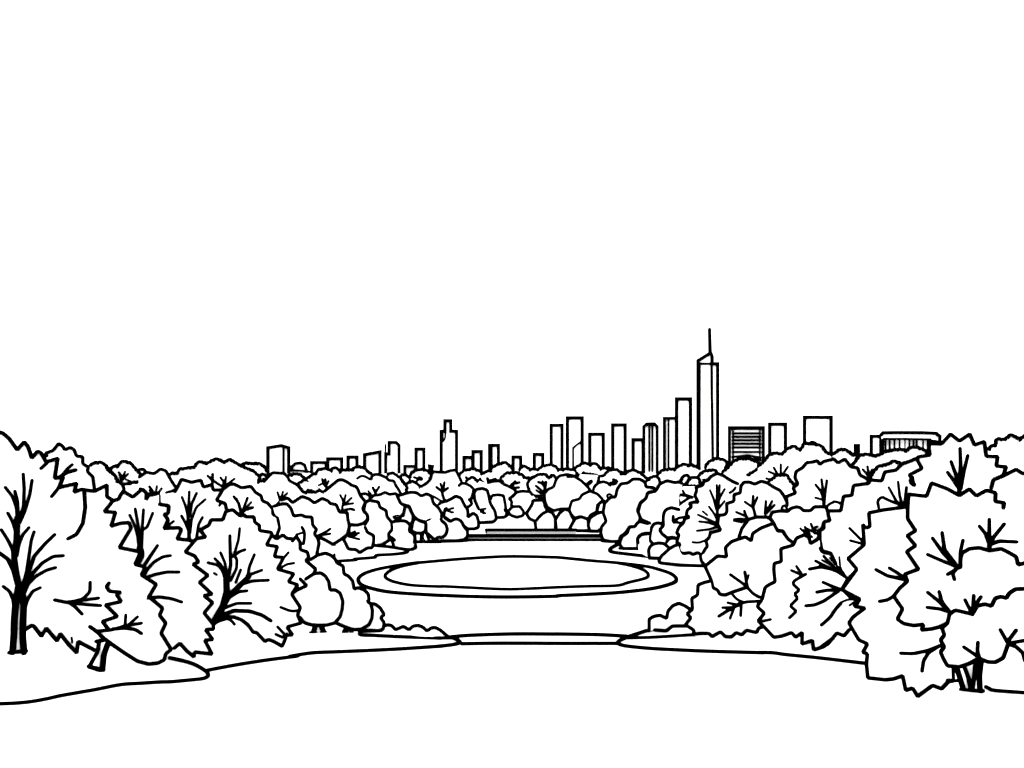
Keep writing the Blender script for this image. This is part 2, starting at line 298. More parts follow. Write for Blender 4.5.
TREES = '''
# ---------- far left ----------
T tree|low flat-topped far tree just left of the slant-topped corner block
O D + 650 162 672 150 770 153 795 175 820 215 ! 760 260 680 190
T bush|tiny looped bush at the foot of the slant-topped corner block
O D + 740 275 762 262 755 230 790 220 812 242 770 262 ! 745 280
T bush|tiny round bush on the skyline right of the sprigged round tree
O A + 880 330 905 315 930 330 935 355 910 365 885 345 880 330
T tree|small scalloped far tree with a dark sprig, first round one on the left skyline
O A + 690 320 735 295 752 300 770 275 795 266 840 280 870 320 885 335 918 375 880 395 860 395 800 410 760 400 740 360 690 320
S A 2.4 760 335 785 370 775 395
S A 2 800 330 785 372
S A 2 820 345 790 375 772 398
S A 2 765 350 778 390
S A 1.8 805 380 850 398
T tree|long low scalloped far tree with two dark sprigs, widest on the left skyline
O D + 185 235 200 215 240 215 250 190 300 180 345 178 365 150 390 140 425 153 450 140 490 120 540 145 570 125 620 150 650 170 690 185 730 203 762 235 755 275 ! 700 330 500 340 300 300 230 320 190 250
S D 2.2 432 228 470 268
S D 2.6 465 218 462 285
S D 2.4 440 235 490 275 530 300
S D 2.2 515 240 545 282
S D 2 550 235 545 282
S D 2.2 605 248 550 290
S D 3.2 540 262 535 302
T tree|small far tree with a black sprig between the sprigged round tree and long low one
O D + -10 240 40 205 90 215 130 185 165 195 195 250 220 290 235 308 215 325 165 340 ! 100 350 60 380 0 330
S D 2.4 60 298 95 348
S D 2 108 295 100 345
S D 2.2 62 322 85 350
S D 2.2 138 310 112 348
S D 3 50 345 110 350
S D 2.8 0 312 30 322 50 352
T tree|plain rounded far tree right of the ragged tree with the dark forked sprig
O A + 578 292 600 278 650 272 675 290 690 320 735 355 750 395 772 405 790 430 790 452 ! 770 500 640 480 600 380
T tree|small ragged tree with a dark forked sprig behind the shoulder of the leftmost tree
O A + 300 235 292 212 340 195 375 150 400 165 415 190 450 175 475 190 490 230 530 235 530 280 565 300 560 330 595 365 600 410 607 452 ! 500 500 350 420 280 270
S A 2.6 462 285 430 312 395 355
S A 3.2 485 320 430 335 375 368
# ---------- far centre left ----------
T tree|broad low far tree with a dark sprig below the two small square blocks
O f3 + 340 245 405 195 460 180 485 130 560 112 620 125 660 140 690 100 735 112 770 160 800 130 920 130 f1 165 195 180 165 230 152 300 165 345 205 405 250 ! f1 400 400 f3 900 400 600 420
S f3 2.4 540 245 560 310 600 360
S f3 2.4 580 245 580 310 600 350
S f3 2.2 622 270 600 312
S f3 2 545 300 495 325
S f1 2.4 220 300 265 268 310 268 385 312
T bush|small leaf-shaped bush below the domed hall
O f3 + 105 195 150 200 195 178 240 185 280 210 320 245 ! 305 270 + 290 275 240 300 ! 180 340 110 260
T tree|small pointed far tree with ragged dark underside below the domed hall
O f3 + 230 310 280 280 320 255 395 260 430 280 490 330 540 300 ! 600 345 + 612 360 560 405 510 375 470 405 430 405 400 400 340 415 290 395 250 340
S f3 2 330 410 360 375
S f3 1.8 402 380 410 450
S f3 2 560 400 560 430
S f3 2.8 340 405 390 388
T tree|curved leaf-shaped far tree at the foot of the notched tower
O f1 + 610 260 650 235 700 245 750 280 780 310 820 370 850 400 845 490 ! 790 530 700 480 640 340
T tree|low broad far tree with a dark three-pronged sprig, left of the notched tower foot
O f1 + 395 320 410 260 460 245 520 255 600 290 620 322 690 330 710 380 750 440 780 495 ! 700 570 400 570 380 420
S f1 2.6 420 418 455 490
S f1 2.4 502 405 455 480
S f1 2 360 460 402 510
S f1 2.4 460 450 458 512
T bush|tiny round bush touching the left side of the two-pronged oval tree
O f1 + 780 272 815 255 860 270 895 300 888 340 900 355 850 370 ! 810 340
T bush|small low bush directly under the two-pronged oval tree
O f1 + 850 375 900 350 950 345 1000 380 1024 425 ! 1010 520 850 520
T tree|small oval far tree with a dark two-pronged sprig right of the notched tower
O F + 835 240 840 215 870 195 900 190 940 195 968 225 950 265 920 290 890 300 ! 850 275
S F 2.4 858 238 905 255
S F 2.4 875 262 905 240
S F 2 890 235 912 250
# ---------- far centre ----------
T tree|low far tree under the pair of small stepped blocks
O h1 + 505 260 545 215 590 195 680 180 760 205 800 245 ! 850 300 700 370 540 350
S h1 2.6 588 285 620 322
S h1 3.4 770 310 825 332
T tree|rounded far tree below the dark-edged block, left of the short narrow block
O h2 + 15 250 80 213 140 210 150 165 210 130 240 122 305 98 350 115 400 165 425 215 ! 430 320 250 360 100 370 20 310
S h2 3 95 300 115 360 165 332 260 325
S h2 2 120 325 200 300
T bush|small low far bush between the two short narrow blocks
O h2 + 505 195 540 155 575 145 605 165 640 195 690 180 745 195 ! 760 280 640 320 540 270
T tree|low rounded far tree right of the second short narrow block
O h2 + 740 198 780 160 830 140 890 125 940 140 985 165 1000 205 ! 1000 280 900 320 800 270
T bush|thin sliver of far foliage below the block with the angled line
O i1 + -20 190 40 195 100 180 140 190 190 200 ! 190 280 100 290 -20 240
T tree|flat-based scalloped far tree below the plain block right of the angled-line one
O i1 + 240 260 195 210 210 150 255 135 300 108 345 110 390 135 445 110 480 128 520 185 555 168 638 172 605 222 560 260 510 270 420 245 350 240 300 225 250 258
T bush|little far bush with a black fleck under the flat-based scalloped tree
O i1 + 492 285 480 345 ! 400 470 280 390 250 250 480 260
S i1 4 345 382 398 338
T tree|low rounded far tree with a dark knot under the tall plain block
O i1 + 570 262 610 215 650 195 710 188 750 205 780 245 835 245 ! 860 360 760 430 560 400
S i1 3.4 645 385 700 330
S i1 2.6 680 312 735 330 715 360
S i1 2.6 645 355 660 390 720 362
T tree|low sloping far tree at the foot of the dark-striped tower
O i1 + 775 215 800 238 835 245 865 220 900 203 950 195 1000 220 i2 20 185 70 225 110 250 ! 60 350 i1 1000 420 850 380
T tree|wide scalloped far tree below the tall block left of the mast tower
O i2 + 225 195 260 160 300 130 400 120 445 130 480 92 530 68 580 58 620 78 650 65 720 88 765 115 ! 760 240 600 330 300 340
T bush|tiny round bush at the right foot of the dark-striped tower
O i2 + 85 270 120 250 150 220 190 208 225 225 248 262 250 310 220 338 ! 120 380 60 320
T bush|tiny slanted leaf bush left of the fan-branched tree, leftmost of three
Z 487
O i2 + 530 325 520 280 550 215 580 195 625 215 640 240 600 290 560 325
T bush|tiny dome bush left of the fan-branched tree, middle of three
Z 488
O i2 + 560 335 640 250 680 225 745 230 760 290 800 312 740 330 570 330
T bush|tiny long leaf bush left of the fan-branched tree, uppermost of three
Z 487.5
O i2 + 740 235 765 190 830 142 950 130 985 162 900 215 860 250 820 255 805 320 770 318 ! 760 260
T tree|low rounded far tree at the foot of the mast tower
O L + 160 245 165 232 190 200 235 185 280 190 300 215 290 240 278 268 ! 220 290 165 262
T tree|rounded far tree in front of the louvred block
O L + 272 272 310 240 345 200 385 185 440 185 495 205 512 235 470 265 430 285 ! 560 330 400 360 300 310
T tree|long sloping skyline tree with a dark fan of twigs, right of the louvred block
O L + 500 235 545 195 570 160 610 150 655 155 690 120 725 105 770 130 800 85 830 90 855 80 875 95 905 105 930 140 970 162 ! 950 260 740 420 680 430 580 360 500 320
S L 2.2 568 265 622 290
S L 2.2 600 240 628 288
S L 2.2 645 220 645 285
S L 2.2 690 235 655 288
S L 2.2 552 310 580 318 610 295
S L 2.6 800 88 880 92
S L 2.2 850 75 870 100
T bush|small plain dome below the fan of twigs on the long skyline tree
O L + 570 330 620 292 685 288 705 330 740 355 ! 760 420 680 440 600 370
T tree|small low far tree between the wide square block and the stubby chimney
O N + 60 175 100 150 130 150 165 178 190 182 ! 170 260 80 230
T tree|low tree with a dark star of twigs in front of the colonnaded pavilion
O N + 162 228 200 180 235 172 280 183 330 160 375 150 410 150 430 158 455 140 480 138 520 150 552 175 490 188 455 205 405 220 370 208 330 230 295 230 ! 320 320 230 320 190 260
S N 2.2 215 248 242 280
S N 2.2 238 233 246 280
S N 2.2 262 248 247 280
S N 2 292 268 245 282
S N 2.2 298 230 250 272
T tree|scalloped tree cut by the right edge of the photo on the skyline
O N + 852 150 855 135 880 130 888 98 930 98 960 75 1005 100 1035 72 1070 80 ! 1140 90 1150 250 1000 340 900 290
T bush|slim leaf-shaped bush under the star-twigged tree in front of the pavilion
Z 486
O N + 245 300 270 262 295 232 330 228 370 208 405 220 385 250 325 262 310 305 ! 280 315
# ---------- mid left ----------
T tree|mid tree below the slant-topped corner block with a small forked sprig
O D + 790 270 820 235 850 208 880 210 920 212 945 235 F 60 260 110 285 145 330 172 342 ! F 240 360 200 440 D 900 440 800 430 740 340
S D 2.2 880 335 897 388
S D 2 915 330 900 380
S D 2.2 942 340 895 390 868 420
T tree|ragged mid tree with two leaning dark twigs, behind the black-fanned tree
O D + 510 325 545 305 570 285 600 280 650 305 710 295 740 335 775 355 785 390 815 400 850 440 850 475 880 490 895 560 870 625 845 615 ! 800 650 700 580 560 500 530 420
S D 2.6>3.2 600 362 630 400 645 460 650 482
S D 2.4 688 370 665 430 650 482
S D 2.2 712 398 665 450
S D 2.8 722 432 670 448 650 470
S D 2.2 618 375 640 425
T tree|mid tree with a forked twig and rounded cut-off base, right of the triple-bump tree
O f3 + 560 405 640 340 700 290 750 252 800 250 860 280 920 322 980 340 1010 400 f1 240 470 265 525 330 600 290 680 315 740 F 540 455 562 480 560 510 530 535 490 545 440 540 425 500 ! 400 500 320 440
S F 2.2 385 352 405 390 395 455
S F 2.2 420 352 402 420
S F 2.2 458 370 410 415
S F 2.2 468 405 410 415
S F 2.6 475 448 455 440 425 445 380 458
T bush|tiny round bush wedged between the forked-twig tree and its right neighbour
O f1 + 260 545 270 500 320 490 370 510 390 550 360 590 320 600 260 545
T tree|plain mid tree with a scalloped top, right of the tiny wedged round bush
O f1 + 385 555 440 510 500 510 580 475 630 502 720 490 750 560 780 620 830 650 ! F 800 430 + F 785 470 770 500 735 500 725 490 ! 690 500 640 430 590 395
S F 1.5 728 502 735 482 765 482 775 500
T tree|tall narrow plain mid tree with a ragged right side above the left bank tip
O F + 545 400 570 385 630 395 640 430 680 450 685 490 715 525 720 570 695 600 700 640 650 672 605 675 ! 607 660 606 612 570 592 552 560 + 540 545 562 510 560 480 535 450 545 400
T tree|mid tree with triple-bump top and a forked sprig at its base
O F + 0 385 50 370 80 400 140 360 185 375 220 402 270 372 310 390 320 405 360 412 380 460 430 462 435 510 445 550 430 605 395 632 340 668 290 640 235 615 ! 200 580 80 500 0 430
S F 2.4 235 615 290 590 322 568
S F 2.2 250 612 322 600
S F 2.2 340 665 350 680 335 705
S F 2.2 400 632 350 665
T tree|small mid tree with a dark sprig on its left edge, below the forked-twig tree
O F ! 450 575 + 444 553 440 590 405 635 420 660 435 695 455 700 485 700 510 720 560 690 590 690 600 650 600 610 560 590 542 553 ! 530 574
S F 2.4 440 610 505 595
S F 2.4 442 605 480 585
S F 2.2 440 618 508 635
S F 2.4 450 620 490 606
T tree|plain rounded mid tree stepping down to the right, behind the ragged tree
O D + 850 425 890 412 F 20 407 45 408 70 435 88 485 140 478 160 490 205 492 210 545 235 570 220 600 240 625 250 660 235 735 ! 200 800 D 880 720 905 620 904 556 892 492 868 478
T tree|slender leaf tree between the loop-edged trees left of the pond shore
O f2 + 165 340 180 260 190 210 240 205 270 270 300 330 290 400 260 450 ! 200 400 160 370
T tree|squat tree with a black fleck standing on the left bank tip
O f2 + 25 410 80 395 160 390 210 400 260 445 245 520 310 570 320 610 310 680 ! 300 720 100 730 30 720 34 600 48 500 40 430
S f2 3 0 595 60 640
S f2 3 10 620 45 700
T tree|large cloud-like mid tree with a curled twig beneath, centre left
O f2 + 135 65 200 40 280 25 340 32 400 75 470 45 530 75 555 165 620 225 665 300 655 360 ! 560 460 460 430 + 455 408 380 392 320 355 290 310 245 205 190 195 135 170 90 70
S f2 2.4 458 408 500 378 535 380 558 402
T tree|maple-shaped tree with a black forked sprig below the spired tower
O h1 + 0 410 80 365 135 310 150 240 170 212 320 222 380 200 460 190 495 265 535 345 ! 580 420 540 640 300 680 100 640 0 540
S h1 2.8 280 460 295 540 320 582
S h1 2.6 210 410 285 470
S h1 2.6 358 422 290 470
S h1 2.4 262 368 290 440
S h1 2.4 312 348 300 430
S h1 2.2 120 505 200 545 290 602
T tree|plain drooping tree right of the maple-shaped one
O h1 + 490 400 530 358 580 362 650 395 690 440 670 520 650 570 665 630 610 670 570 680 ! 540 640 500 480
S h1 3 630 570 655 600
T tree|small low-arched bushy tree under the stepped blocks
O h1 + 590 340 640 300 690 290 735 345 ! 820 420 760 560 700 480 620 420
T tree|bent plain tree with a smooth top left of the pair of upright shrubs
O h2 + 90 355 170 335 250 330 300 370 380 405 440 440 462 478 430 515 375 560 ! 345 660 160 580 80 470
T tree|oval mid tree with a three-pronged dark sprig above the plain round one
O h2 + 265 300 330 237 480 225 505 252 545 258 560 290 640 298 ! 690 400 650 520 480 520 + 460 462 430 425 380 405 310 375 265 300
S h2 2.8 398 388 452 338
S h2 2.8 405 375 440 430
S h2 2.6 435 368 505 350
S h2 2.6 465 418 498 415
T tree|round mid tree filled with a dark fan of twigs, above the stepped terrace
O h2 + 800 555 740 525 680 515 640 470 612 400 620 340 660 300 720 265 760 250 830 248 880 295 935 258 960 290 ! 1000 330 900 560
S h2 3 845 345 830 430 812 525
S h2 2.6 745 345 800 365 830 420
S h2 2.6 715 395 780 445 815 500
S h2 2 718 450 785 498
S h2 2 690 512 780 522
S h2 2.4 800 335 830 380
T tree|plain round tree with pointed left tip, above the egg-shaped bush
O h2 + 400 660 405 590 370 560 430 520 460 478 540 460 640 468 675 515 ! 740 600 640 740 480 740
T tree|large smooth tree with a domed top, centre right above the terrace
O H + 960 376 900 377 855 388 815 365 800 330 795 280 820 250 855 235 870 190 890 165 940 155 1000 168 i1 90 275 180 270 270 325 340 390 390 450 ! I 120 340 60 380
T tree|small arched tree with a dark knot right of the large smooth domed tree
O i1 + 420 460 440 400 490 355 555 338 610 355 650 395 ! 740 400 740 500 700 570 600 680 480 580
S i1 2.2 610 545 600 512 640 495 680 535 700 552
T bush|thin curved bush peeking left of the tall smooth tree by the terrace
O I + 285 320 250 340 240 370 235 400 ! 250 500 320 480 320 320
T tree|plain cloud tree above the right half of the terrace
O I + 95 435 60 400 62 365 75 325 125 312 140 285 190 262 240 280 275 318 ! 250 345 + 240 345 235 395 195 415 180 445 130 425 95 435
T bush|upright shrub with a dark sprig at its base, left one of the upright pair
O H + 380 465 470 460 490 440 480 390 450 340 440 290 430 255 400 245 360 250 345 275 350 320 375 378 ! 360 430
S H 2.2 385 382 420 375
S H 2.2 388 395 418 405
S H 2.2 405 380 405 405
S H 2.2 345 280 345 320 375 380
T bush|plain upright shrub, right one of the upright pair
O H + 450 320 460 290 500 285 535 290 545 340 550 380 570 410 540 430 490 432 ! 480 400 455 345
S H 2.2 540 380 550 420
T bush|egg-shaped bush lying behind the terrace
O H + 560 395 590 362 640 360 665 395 660 420 620 430 585 420 560 395
T bush|angular bush left of the pointed bush behind the terrace
O H + 735 455 700 440 680 405 700 375 718 345 722 322 790 318 800 360 815 385 ! 800 470 750 470
T bush|pointed-top bush on the back edge of the terrace, below the dark-fanned round tree
O H + 742 503 735 460 760 430 785 405 820 388 850 402 868 440 866 503 ! 745 506
T bush|teardrop bush on the back edge of the terrace, right of the pointed-top one
O H + 872 503 865 445 895 400 925 378 955 385 975 430 990 450 962 503 ! 900 506
T bush|low square bush on the terrace under the plain cloud tree
O I + 58 508 95 440 130 425 180 440 182 480 190 516 100 517 ! 80 516
T bush|rounded bush at the right end of the terrace
O I + 190 515 180 480 190 435 235 405 270 395 ! 300 450 290 500 + 255 505 245 520 190 518
T bush|round bush touching the left end of the terrace back edge
O H + 305 430 340 402 365 420 375 460 375 495 345 505 305 505 280 485 265 455 ! 270 430
T tree|mid tree with a dark claw-like sprig left of the terrace
O f2 + 620 185 655 155 725 140 785 110 840 75 910 100 955 195 995 250 1000 330 985 372 920 385 ! 840 420 760 430 + 770 395 690 340 665 300 ! 640 240
S f2 3 690 315 710 225 745 265
S f2 2.2 750 262 770 238 812 232
S f2 2.2 750 262 780 285 808 285
T bush|smooth mound bush at the left end of the terrace
O f2 + 690 345 770 400 830 368 870 370 915 400 945 465 990 515 995 590 950 635 860 648 640 655 ! 620 560 660 400
T tree|small round tree on thin stilt trunks at the pond shore
O f2 + 310 352 385 395 460 415 458 480 450 530 400 555 330 550 270 520 285 430 300 380
K f2 2.4 325 560 330 645
K f2 3 398 560 396 650
K f2 2 430 560 420 610 440 650
T tree|round tree with a drawn-out trunk fork, right neighbour of the stilted round tree
Z 542
O f2 + 460 408 460 540 520 590 570 638 620 600 665 608 715 570 735 500 715 435 655 385 655 350 ! 600 330 500 400
K f2 3 460 540 480 590 500 648
K f2 2.4 470 540 520 590 575 640
# ---------- mid right ----------
T tree|large plain rounded tree right of the terrace, tallest at the lawn head
O I + 355 300 365 250 390 215 435 210 465 185 510 185 545 205 550 235 600 240 615 262 560 272 550 310 515 335 495 385 515 435 500 470 480 490 445 490 420 530 385 555 380 585 320 585 275 575 260 530 265 490 295 455 275 400 285 340 325 300 355 300
T bush|small dark-tangled bush between the big plain rounded tree pair and fan-branched tree
O i2 + 460 600 510 560 475 468 520 440 580 455 ! 540 340 720 340 760 540 620 720 500 700
S i2 2.4 545 392 580 450
S i2 3.2 580 450 665 478
S i2 2.6 510 565 600 500 650 475
S i2 2 630 545 735 520
T tree|large plain tree with scalloped left side below the dark-striped tower
O I + 580 470 520 445 500 395 515 340 550 310 560 274 612 262 640 215 685 195 735 208 760 203 785 215 ! 760 290 760 370 700 440 660 520
T bush|leafy bush with a stepped left edge on the right bank
O I + 500 632 495 570 505 550 530 535 572 530 ! 572 500 + 568 472 510 455 490 470 480 490 445 490 430 530 395 555 380 600 400 630 500 630
T bush|plain bush by the right shore left of the smooth egg bush
O I + 500 600 495 565 520 540 570 533 ! 566 560 568 600 585 640 570 690 505 650
T bush|smooth half-hidden dome bush left of the hooked-twig tree
O i3 + 160 555 120 510 130 420 150 340 190 295 250 290 300 312 ! 400 330 400 540 330 560
T tree|small tree with a dark hooked twig, left of the fan-branched tree
Z 545
O i3 + 470 492 420 475 350 485 285 435 250 380 300 325 295 240 305 160 335 118 400 95 460 110 510 125 ! 630 100 650 300 540 490
S i3 3 425 208 422 285 470 280
S i3 2.6 440 275 480 232 580 215
S i3 2.4 470 285 540 298 572 245
T bush|tiny round bush below the hooked-twig tree
O i3 + 335 545 360 500 410 482 475 492 480 570 ! 500 620 400 640 340 580
T bush|smooth egg-shaped bush at the water edge of the right shore
O i3 + 120 745 108 640 130 590 170 560 240 547 310 555 365 605 400 625 ! 330 690 + 288 725 265 742 190 743 120 740
T bush|low wide bush with a straight base under the fan-branched tree
O I + 630 710 650 675 690 640 700 630 735 610 754 607 ! 768 655 785 676 830 684 880 678 + 897 672 905 710 935 742 770 736 640 722 630 710
T tree|mid tree with a broad black fan of branches below the mast tower
O i3 + 790 705 740 672 675 697 640 672 560 685 510 668 490 600 515 562 470 550 480 500 500 440 468 425 480 385 505 335 555 295 575 235 630 220 590 190 605 125 660 85 630 45 i2 690 535 745 540 700 450 725 390 715 345 800 325 825 265 870 260 900 215 985 168 L 280 292 305 310 340 330 375 345 ! L 420 420 380 600 260 720 200 740
S L 2.6>3.6 240 470 238 560 238 615
S L 2.2>3 192 385 215 440 235 510
S L 2.2>3 235 352 238 500
S L 2.2>3 254 352 242 500
S L 2.2>3 286 378 250 440 240 510
S L 2.2 285 455 245 505
S L 2.2 185 490 215 530 238 575
S L 2 145 520 175 545
S L 2.2>3 115 542 170 567 235 598
S L 2.2>2.8 122 585 180 592 235 608
S L 2.2>2.8 108 645 190 635 240 620
S L 2.2 80 718 120 722 165 705
S L 2.4 355 368 345 385 318 402
S L 2.2 190 655 235 645 260 630
T tree|large bushy tree with a bare forked twig in front of the wide square block
O L + 685 460 680 425 740 402 722 370 755 345 735 305 742 265 785 240 810 208 845 205 880 195 895 220 920 200 985 185 N 30 205 70 195 90 215 125 195 155 235 190 240 200 275 240 297 245 318 170 328 160 378 120 382 110 425 105 455 ! N 80 540 L 850 600 700 560
S L 2.4 868 350 900 390 918 440
S L 2.4>3 906 316 916 400 920 490
S L 2.4 940 323 930 400 922 490
S L 2.2 866 433 920 448
S L 2.4 940 490 960 470 990 460 N 60 410 85 410 105 420
T tree|tree with three dark sprigs and knobbly right side, mid right
Z 556
O L + 145 790 160 762 175 742 165 705 185 690 195 657 260 640 240 600 248 545 290 540 300 520 298 470 345 455 345 412 385 402 390 355 410 333 445 332 478 346 520 326 560 338 600 365 640 385 665 420 685 460 685 490 ! 690 540 640 680 500 700 380 740 280 790 200 830
S L 2.4 415 460 460 490
S L 2.6>3 468 422 465 480 485 560
S L 2.4 495 430 465 500
S L 2.4>3 550 455 545 535
S L 2.4 605 480 550 535
S L 2.4 590 455 560 510
S L 2.4 360 525 430 555
S L 2.6 412 518 430 570
S L 2.4 345 572 380 567 440 575
S L 2.4 345 580 400 590 430 575
S L 2.2 650 500 662 480 685 495 680 515 655 510
T tree|mid tree with a dark bristly sprig at its base, left of the zigzag-edged leafy tree
Z 558
O L + 612 645 600 595 575 560 590 525 640 517 690 520 710 500 745 490 770 495 790 515 835 515 860 490 935 490 945 520 955 570 965 580 920 590 910 630 880 650 ! 900 760 760 760 + 715 715 690 700 660 645 615 640
S L 2.2 770 630 800 658
S L 2.2 790 640 845 685
S L 2.4 838 600 862 662
S L 2.2 800 625 880 665
S L 2.2 868 640 862 622 880 618
S L 2.2 820 690 838 722 882 690
S L 2.2 800 620 830 665
T bush|half-dome bush with a smooth arc top tucked behind the big round smooth tree
Z 557
O L + 375 690 395 630 440 570 490 556 560 556 605 590 ! 580 680 450 740
T tree|tall broad tree with looped twig at its base, right of the bare-forked tree
O N + 0 552 20 545 20 510 50 505 40 470 45 455 105 455 118 382 160 378 168 328 245 318 250 300 310 305 325 260 380 252 410 222 455 205 490 190 ! 520 240 520 400 420 520 260 640 200 700 100 740 50 700 + 60 670 10 655 0 600
S N 2.2>3 345 338 385 410 420 435
S N 2.2>3 392 310 400 380 415 435
S N 2.6>3.2 434 338 425 435
S N 2.6 295 440 288 405 310 385 350 405 425 435
T tree|big round smooth tree with a forked twig low inside, right of the oval lawn
O M + 430 365 340 395 290 415 255 410 240 382 212 370 200 320 160 230 240 165 298 170 290 110 330 72 420 42 455 68 465 20 520 -15 600 -45 625 5 655 5 690 55 720 78 ! 760 100 760 300 600 420 520 430
S M 2.8>3.2 530 440 470 410 432 370 425 330 415 268
S M 2.8 322 285 420 355
S M 2 440 288 430 320
# ---------- near left ----------
T tree|leafy tree with one tall forked trunk of twigs behind the black-fanned tree
O D + 120 345 120 410 185 420 180 470 155 475 180 510 155 565 250 560 265 575 238 632 345 645 ! 345 665 + 360 630 420 620 385 575 440 545 455 510 530 510 555 450 545 405 490 385 520 335 530 318 470 320 460 285 405 300 390 255 330 270 265 250 240 300 220 335 ! 150 350
S D 2.4>2.6 268 365 290 420 305 480 312 640
S D 2.4>2.6 315 330 308 480 318 640
S D 2.6 362 340 330 410 318 490
S D 2.4>2.4 418 380 360 430 330 510 320 600
S D 2.6 265 485 290 530 310 580
S D 2.6 400 495 375 540 362 625
S D 2.4 215 520 158 565
S D 4 390 575 420 615
S D 2.4 508 420 520 400 545 412
T tree|smaller ragged tree squeezed between the black-fanned tree and the two-stub round tree
O D + 840 590 845 608 875 632 915 605 940 628 975 630 F 80 640 105 615 130 655 130 700 175 715 185 750 G 165 130 230 185 215 215 ! G 300 250 200 350 40 400 D 860 720 810 660
S F 3 140 558 158 590 155 640 150 665
S F 2.4 105 605 155 590
S F 2.4 80 650 110 615
T tree|tall stepped plain tree behind the two-stub round tree at the lawn edge
O G + 190 128 240 95 290 82 325 95 352 118 365 145 405 165 410 215 440 230 465 260 475 312 500 303 540 318 566 345 570 385 560 392 580 405 592 450 588 500 570 540 520 570 470 572 430 560 380 540 350 525 ! 330 500 260 300 245 225 238 175 205 140
S G 2.4 348 92 350 115
K G 4 420 572 408 592
K G 4 440 572 460 592
K G 2.4 402 594 430 594
T bush|small two-lobed bush at the right side of the stepped plain tree
O G + 580 405 610 408 640 430 668 475 645 495 668 530 660 570 630 580 520 578 ! 520 500
T bush|low scalloped hedge row on the left bank by the pond
O G + 668 548 690 540 715 545 740 572 790 550 825 572 850 550 880 543 915 555 940 580 J 70 497 95 492 130 510 165 540 195 562 ! J 190 557 0 552 G 690 588 676 562
T tree|plain round-lobed tree on two black stub legs near the left bank
O G + 225 213 260 208 290 228 312 265 320 318 355 318 385 338 402 390 398 440 385 490 350 530 300 543 240 545 190 540 150 525 125 490 ! 40 480 30 360 + 74 345 105 320 170 290 145 265 125 243 ! 140 260 + 160 250 215 215
K G 5 225 552 215 592
K G 5 265 552 278 592
K G 2.4 192 594 232 594
K G 2.4 262 594 294 594
T tree|large leafy tree with a thick black fan of branches, left foreground
O G + 74 345 130 430 112 480 135 530 45 555 80 605 25 610 E 935 620 910 678 850 645 820 635 800 648 745 590 725 590 690 540 650 510 600 492 560 490 480 530 ! 400 470 340 300 300 200 250 75 D 320 660 + D 345 650 360 630 420 620 385 575 440 545 455 510 530 510 550 455 595 445 640 485 670 478 675 490 730 490 735 525 765 545 765 578 840 590 845 605 810 670 880 680 860 745 E 920 110 880 185 985 215 950 265 1010 285 970 345
S E 6>5 470 530 530 430 555 330 552 250
S E 6>3.4 480 515 560 370 640 290 700 230
S E 3.4>2.6 560 265 580 160 575 0 D 575 612
S E 2.8>2.4 580 260 618 180 620 120 600 100 630 0 D 638 565
S E 2.8 595 105 640 72 672 62
S E 3>2.6 555 285 530 200 500 160 435 145
S E 2.6 550 240 520 160 478 118
S E 2.6 555 235 545 150 515 80
S E 2.6 612 272 645 190
S E 3>2.6 690 230 700 170 732 93
S E 3>2.6 685 228 780 193
S E 3>2.8 630 290 720 262 822 257
S E 3>2.6 570 370 630 332 685 325
S E 3>2.6 540 435 620 405 710 405
S E 4>2.8 500 490 600 452 700 455 780 480 838 517
S E 4>2.8 490 520 560 500 600 492
S E 2.8 545 498 585 515 605 540
S E 2.6 900 430 950 450 980 456 1015 450
S E 2.6 880 555 920 598
S E 2.6 868 603 915 625 940 600
S E 2.4 475 212 490 222
S E 2.6 885 185 915 120 950 80
S E 2.6 890 185 940 155 985 148
T tree|leftmost tall tree with a bare branching black-edged trunk, cut by the photo edge
O A + -12 80 0 78 20 85 60 120 110 190 155 140 180 170 203 242 240 200 262 210 295 268 370 245 350 372 405 365 380 430 490 405 475 460 530 440 ! 600 460 B 560 100 640 400 620 640 C 640 300 + C 610 322 500 265 490 335 440 285 385 215 365 260 295 180 265 230 215 165 200 163 160 190 ! 60 200 -300 190 A -560 600 -500 200 -200 100
S A 2.6>2.8 148 345 155 440 150 560 120 640 108 768
S A 2.6>2.8 205 385 190 480 160 580 125 660
S A 2.6>2.8 33 430 80 490 105 560 115 690
S A 2.6 95 455 112 520 115 610
S A 2.6>2.8 50 595 80 650 105 730
S A 2.6>2.8 8 702 50 768 B 80 190 85 270
S A 2.6>2.8 185 688 145 735 B 120 160 108 230
S B 4.6>4 112 -20 105 130 90 240 105 340 125 430
S B 2.6>3 218 75 200 130 185 230 170 330 145 430
S B 2.8>3.6 350 93 290 150 220 230 185 330 155 420
S B 2.8>3.4 405 228 340 233 270 275 210 340 150 440
S B 2.8>3 355 305 300 320 230 360 180 410 150 480
S B 3>4 -20 200 50 250 85 320 110 410
S B 2.6>3.4 20 425 60 455 85 510 92 570
S B 2.6>3.4 258 433 210 455 175 510 155 570
S B 3>2.6 350 512 440 530 530 505 575 460 577 398
S B 2.8 430 525 540 512 632 500
S B 2.8 430 528 540 540 645 548
S B 2.8 440 528 480 555 525 602
S C 1.8 458 240 462 272
S A 2.8 330 490 375 435 400 370
S A 2.8 262 310 300 275
K B 5.5>5 120 420 100 540 92 640 C 90 200 80 335
K B 5>5.5 138 420 152 540 148 640 C 146 160 146 240 154 335
K C 3.4 58 337 168 327
T tree|jagged leafy tree with upright twigs and long side sprays, second from left front
